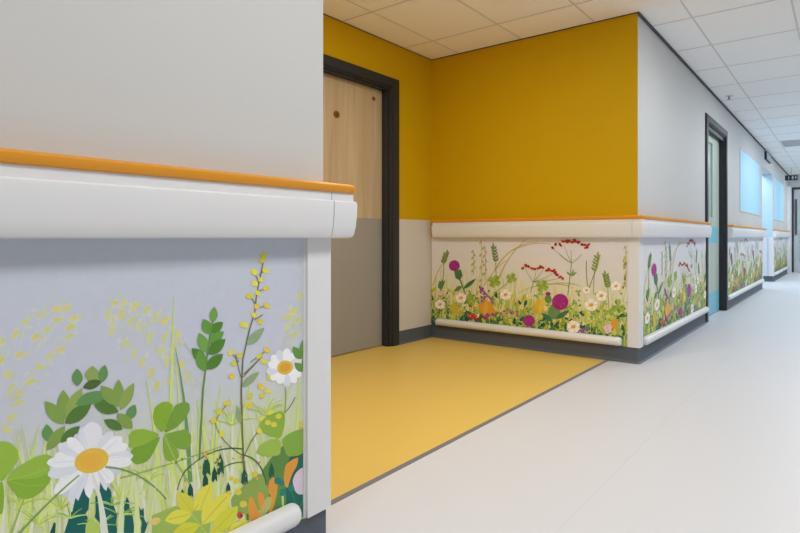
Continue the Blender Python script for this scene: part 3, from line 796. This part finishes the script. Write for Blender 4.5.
# ------------------------------------------------------------------ buffer rails
def buffer(p0, p1, n, label, d0=.013):
    z0, z1 = SK+.002, SK+.060
    o = link('buffer_rail', half_round(p0, p1, n, z0, z1, d0, .036), M['white'], None, 50)
    tag(o, label, 'buffer rail', 'low white buffer rails')
buffer((NX, -1.2), (NX, .842), (1, 0), 'white rounded buffer rail along the bottom of the nearest mural')
buffer((BX+.072, FY), (WX-.105, FY), (0, -1), 'white rounded buffer rail along the bottom of the bay mural')
buffer((WX, FY+.075), (WX, 5.30), (1, 0), 'white rounded buffer rail between corner post and corridor door')
buffer((WX, 6.42), (WX, AY0-.08), (1, 0), 'white rounded buffer rail between corridor door and second bay')
buffer((WX, AY1+.08), (WX, 13.6), (1, 0), 'white rounded buffer rail on the far stretch past the second bay')

# ------------------------------------------------------------------ doors
def frame_x(X, y0, y1, z1, leafx, parent, aw=.08, head=.022):
    """dark frame in an opening of a wall whose face is x = X"""
    bm = bmesh.new()
    # architrave, stepped
    for (w0, w1, pr) in ((0, aw, .012), (.010, aw-.012, .019)):
        box(bm, X, X+pr, y0-w1, y0-w0, 0, z1+w0, 0, .002); box(bm, X, X+pr, y1+w0, y1+w1, 0, z1+w0, 0, .002)
        box(bm, X, X+pr, y0-w1, y1+w1, z1+w0, z1+w1, 0, .002)
    link('architrave', bm, M['frame'], parent)
    bm = bmesh.new(); t = .022
    box(bm, leafx-.06, X, y0, y0+t*.6, 0, z1); box(bm, leafx-.06, X, y1-t*.6, y1, 0, z1); box(bm, leafx-.06, X, y0+t*.6, y1-t*.6, z1-t*.4, z1)
    for q0, q1 in ((X-.045, X-.012),):
        box(bm, q0, q1, y0+t*.6, y0+t, 0, z1); box(bm, q0, q1, y1-t, y1-t*.6, 0, z1); box(bm, q0, q1, y0+t, y1-t, z1-head*.8, z1)
    link('jamb', bm, M['frame'], parent)

d1 = empty('door_1', (BX-.08, (DY0+DY1)/2, 0), 'pale oak door with grey kick plate at the back of the yellow bay', 'door', None, 'structure')
LX = BX-.078
frame_x(BX, DY0, DY1, DZ, LX-.01, d1)
lf = link('door_leaf', B(LX-.044, LX, DY0+.017, DY1-.015, .006, DZ-.012, 0, .002), M['oak'], d1)
k = link('kick_plate', B(LX, LX+.0025, DY0+.02, DY1-.05, .008, .983, 0, .0006), M['kick'], lf); k['label'] = 'warm grey kick plate on the lower half'
k = link('edge_strip', B(LX, LX+.002, DY1-.049, DY1-.017, .008, .983, 0, .0006), M['kick'], lf)
bm = bmesh.new(); disc_x(bm, LX, LX+.004, 2.463, 1.706, .026); s = link('round_badge', bm, M['bronze'], lf)
bm = bmesh.new(); x0 = LX+.004
vs = [bm.verts.new((x0+.0006, 2.463+y, 1.706+z)) for y, z in ((-.012,-.013),(-.006,-.013),(-.003,-.005),(.003,-.005),(.006,-.013),(.012,-.013),(.004,.004),(.004,.014),(-.004,.014),(-.004,.004))]
bm.faces.new(vs); g = bmesh.ops.extrude_face_region(bm, geom=bm.faces[:]); bmesh.ops.translate(bm, verts=[v for v in g['geom'] if isinstance(v, bmesh.types.BMVert)], vec=(-.0006, 0, 0))
link('badge_mark', bm, M['bronze_dark'], lf)
bm = bmesh.new()
seg, tb, Rr, rr = 22, 8, .0125, .0035
ring = [[bm.verts.new((LX+.004+rr*math.sin(2*PI*j/tb), 2.80+(Rr+rr*math.cos(2*PI*j/tb))*math.cos(2*PI*i/seg), 1.893+(Rr+rr*math.cos(2*PI*j/tb))*math.sin(2*PI*i/seg))) for j in range(tb)] for i in range(seg)]
for i in range(seg):
    for j in range(tb): bm.faces.new((ring[i][j], ring[(i+1) % seg][j], ring[(i+1) % seg][(j+1) % tb], ring[i][(j+1) % tb]))
disc_x(bm, LX, LX+.006, 2.80, 1.893, .005, 14)
link('door_ring', bm, M['bronze'], lf, 40)
bm = bmesh.new(); disc_x(bm, LX+.002, LX+.010, 2.04, 1.02, .026); box(bm, LX+.045, LX+.06, 2.03, 2.16, 1.012, 1.028, 0, .005); box(bm, LX+.01, LX+.05, 2.032, 2.048, 1.012, 1.028, 0, .004)
link('door_handle', bm, M['steel'], lf)

d2 = empty('door_2', (WX-.13, (D2Y0+D2Y1)/2, 0), 'pale corridor door with blue plates in a charcoal frame', 'door', None, 'structure')
LX2 = WX-.062
frame_x(WX, D2Y0, D2Y1, DZ, LX2-.05, d2, .08, .06)
vy0, vy1, vz0, vz1 = D2Y0+.10, D2Y0+.56, 1.06, 1.86
bm = bmesh.new()
ly0, ly1 = D2Y0+.017, D2Y1-.017
box(bm, LX2-.044, LX2, ly0, vy0, .006, DZ-.012); box(bm, LX2-.044, LX2, vy1, ly1, .006, DZ-.012)
box(bm, LX2-.044, LX2, vy0, vy1, .006, vz0); box(bm, LX2-.044, LX2, vy0, vy1, vz1, DZ-.012)
lf2 = link('door_leaf', bm, M['paleoak'], d2)
link('vision_pane', B(LX2-.028, LX2-.018, vy0-.001, vy1+.001, vz0-.001, vz1+.001), M['glass'], lf2)
link('kick_plate', B(LX2, LX2+.002, ly0+.005, ly1-.005, .008, .245, 0, .0006), M['blueplate'], lf2)['label'] = 'pale blue kick plate'
link('push_plate', B(LX2, LX2+.002, ly0+.005, ly1-.08, .78, .955, 0, .0006), M['blueplate'], lf2)['label'] = 'pale blue push plate'

d3 = empty('door_3', (0, ENDY, 0), 'grey double doors with glass at the corridor end', 'door', None, 'structure')
bm = bmesh.new()
box(bm, EW0, EW0+.038, ENDY-.015, ENDY+.12, 0, EWZ); box(bm, EW1-.038, EW1, ENDY-.015, ENDY+.12, 0, EWZ); box(bm, EW0+.038, EW1-.038, ENDY-.015, ENDY+.12, EWZ-.04, EWZ)
link('door_frame', bm, M['frame'], d3)
def end_leaf(x0, x1):
    bm = bmesh.new(); st = .09
    a, c = ENDY+.03, ENDY+.075
    g0, g1 = x0+st, x1-st
    box(bm, x0, g0, a, c, .006, EWZ-.045); box(bm, g1, x1, a, c, .006, EWZ-.045); box(bm, g0, g1, a, c, .006, .25); box(bm, g0, g1, a, c, EWZ-.2, EWZ-.045)
    l = link('door_leaf', bm, M['greydoor'], d3)
    link('glass_pane', B(g0, g1, a+.018, a+.026, .25, EWZ-.2), M['glass'], l)
    return l
mid = (EW0+EW1)/2
l1 = end_leaf(EW0+.04, mid-.002); l2 = end_leaf(mid+.002, EW1-.04)
bm = B(-1.037, -.997, ENDY+.0, ENDY+.028, .9, 1.75, 0, .006); link('pull_handle', bm, M['gap'], l1)

# ------------------------------------------------------------------ blue windows in the corridor wall
def window(n, y0, y1, label):
    w = empty('window_%d' % n, (WX, (y0+y1)/2, 1.19), label, 'window', None, 'structure')
    z0, z1 = 1.19, 2.0
    bm = bmesh.new(); t = .012
    for a in ((y0-t, y0, z0-t, z1+t), (y1, y1+t, z0-t, z1+t), (y0, y1, z0-t, z0), (y0, y1, z1, z1+t)): box(bm, WX, WX+.008, *a, 0, .002)
    link('window_frame', bm, GP, w)
    link('pane', B(WX, WX+.004, y0, y1, z0, z1), M['bluefilm'], w)['label'] = 'pale blue frosted pane'
window(1, 7.30, 9.12, 'large pale blue frosted window above the corridor handrail, nearer one')
window(2, 11.05, 12.85, 'smaller-looking pale blue frosted window beyond the second bay')

# ------------------------------------------------------------------ signs and ceiling fittings
s = tag(link('direction_sign', B(WX, WX+.035, 9.72, 10.36, CEIL-.175, CEIL-.035, 0, .006), M['sign']), 'grey wall sign box under the ceiling above the second bay opening', 'sign')
link('sign_face', B(WX+.035, WX+.038, 9.75, 10.33, CEIL-.162, CEIL-.048, 0, .001), M['signbox'], s)
sy = 12.7
xa, za = on_y(sy, 785.0, 180.6); xb, zb = on_y(sy, 797.6, 174.8)
s = tag(link('exit_sign', B(xa, xb, sy, sy+.04, za, zb, 0, .004), M['sign']), 'small dark sign with two white symbols hanging at the corridor end', 'sign')
w = xb-xa; h = zb-za
link('bracket', B((xa+xb)/2-.01, (xa+xb)/2+.01, sy+.012, sy+.028, zb-.004, CEIL-.0005), M['grid'], s)
def symbol(boxes):
    bm = bmesh.new()
    for a in boxes: box(bm, a[0], a[1], sy-.002, sy, a[2], a[3])
    link('sign_symbol', bm, M['signmark'], s)
c1, c2, c3 = xa+w*.62, xa+w*.86, xa+w*.3
symbol([(c1-.012, c1+.012, za+h*.15, za+h*.88), (c1-.03, c1+.03, za+h*.42, za+h*.52)])
symbol([(c2-.006, c2+.006, za+h*.15, za+h*.85), (c2-.022, c2+.022, za+h*.5, za+h*.62)])
symbol([(c3-.006, c3+.006, za+h*.2, za+h*.8)])

# air grille in a tile, sprinkler head
gxx, gyy = -.595, 9.646+.0
v = tag(link('air_grille', B(-.88, -.31, 9.061, 9.631, CEIL-.008, CEIL-.001, 0, .002), M['grille']), 'square white air grille in the far corridor ceiling', 'grille')
bm = bmesh.new()
for k in range(16): box(bm, -.86, -.33, 9.085+k*.034, 9.085+k*.034+.014, CEIL-.013, CEIL-.008)
link('slats', bm, M['grille'], v)
px, py = -1.06, 5.87
bm = bmesh.new()
def cyl(bm, x, y, z0, z1, r0, r1, n=18):
    a = [bm.verts.new((x+r0*math.cos(2*PI*i/n), y+r0*math.sin(2*PI*i/n), z0)) for i in range(n)]
    b_ = [bm.verts.new((x+r1*math.cos(2*PI*i/n), y+r1*math.sin(2*PI*i/n), z1)) for i in range(n)]
    for i in range(n): bm.faces.new((a[i], a[(i+1) % n], b_[(i+1) % n], b_[i]))
    bm.faces.new(a[::-1]); bm.faces.new(b_)
cyl(bm, px, py, CEIL-.006, CEIL, .034, .040)
sp = tag(link('sprinkler_head', bm, M['grid'], None, 40), 'small sprinkler head on the ceiling beyond the corridor door', 'sprinkler')
bm = bmesh.new(); cyl(bm, px, py, CEIL-.035, CEIL-.006, .008, .010); cyl(bm, px, py, CEIL-.039, CEIL-.035, .017, .017); link('nozzle', bm, M['steel'], sp, 40)

# ------------------------------------------------------------------ lamps: square panels let into the ceiling lattice
def panel_lamp(x, y, rgb, watts, label):
    l = empty('ceiling_light', (x, y, CEIL-.02), label, 'ceiling light', 'square ceiling light panels')
    bm = bmesh.new(); s, t = .292, .018
    box(bm, x-s, x-s+t, y-s, y+s, CEIL-.012, CEIL-.0005); box(bm, x+s-t, x+s, y-s, y+s, CEIL-.012, CEIL-.0005)
    box(bm, x-s+t, x+s-t, y-s, y-s+t, CEIL-.012, CEIL-.0005); box(bm, x-s+t, x+s-t, y+s-t, y+s, CEIL-.012, CEIL-.0005)
    link('light_frame', bm, M['white'], l)
    link('diffuser', B(x-s+t, x+s-t, y-s+t, y+s-t, CEIL-.008, CEIL-.002), emit('lamp_diffuser', rgb, 3), l)
    d = bpy.data.lights.new('panel_glow', 'AREA'); d.shape = 'SQUARE'; d.size = .54; d.energy = watts; d.color = rgb
    o = bpy.data.objects.new('panel_glow', d); C.objects.link(o); o.parent = l; o.location = (0, 0, .008)
near_c, far_c = (1, .985, .955), (.85, .93, 1)
LW = [('behind the viewer, first of the corridor', -1.454, near_c, 19.8), ('above the viewer beside the nearest wall', .946, near_c, 19.8), ('opposite the door bay', 3.346, (.94, .972, 1), 17.5), ('opposite the corridor door', 5.746, (.88, .945, 1), 20.5), ('opposite the first blue window', 8.146, far_c, 24.5), ('opposite the second bay', 10.546, far_c, 27), ('last before the end doors', 12.946, far_c, 27)]
for where, y, c, w in LW: panel_lamp(.005, y, c, w, 'square ceiling light panel '+where)
panel_lamp(-1.795, 1.546, (1, .97, .88), 20.5, 'square ceiling light panel inside the yellow bay')
panel_lamp(-1.795, 10.246, far_c, 15, 'square ceiling light panel inside the second, blue bay')

# ------------------------------------------------------------------ world, camera, view
w = bpy.data.worlds.new('World'); bpy.context.scene.world = w; w.use_nodes = True
w.node_tree.nodes['Background'].inputs['Color'].default_value = (.8, .85, .9, 1); w.node_tree.nodes['Background'].inputs['Strength'].default_value = .3

cam = bpy.data.cameras.new('Camera'); co = bpy.data.objects.new('Camera', cam); C.objects.link(co)
co.location = (0, 0, HC); co.rotation_euler = (PI/2, 0, TH)
cam.sensor_fit = 'HORIZONTAL'; cam.sensor_width = 36; cam.lens = FPX*36/800
cam.shift_x = -(CXP-400)/800; cam.shift_y = -(266.5-HOR)/800
cam.clip_start = .01
sc = bpy.context.scene; sc.camera = co
sc.view_settings.view_transform = 'Standard'; sc.view_settings.look = 'None'
sc.view_settings.exposure = 0.0; sc.view_settings.gamma = 1; sc.view_settings.use_curve_mapping = False
sc.cycles.max_bounces = 12; sc.cycles.diffuse_bounces = 8
sc.cycles.use_denoising = True
sc.cycles.sample_clamp_indirect = 8
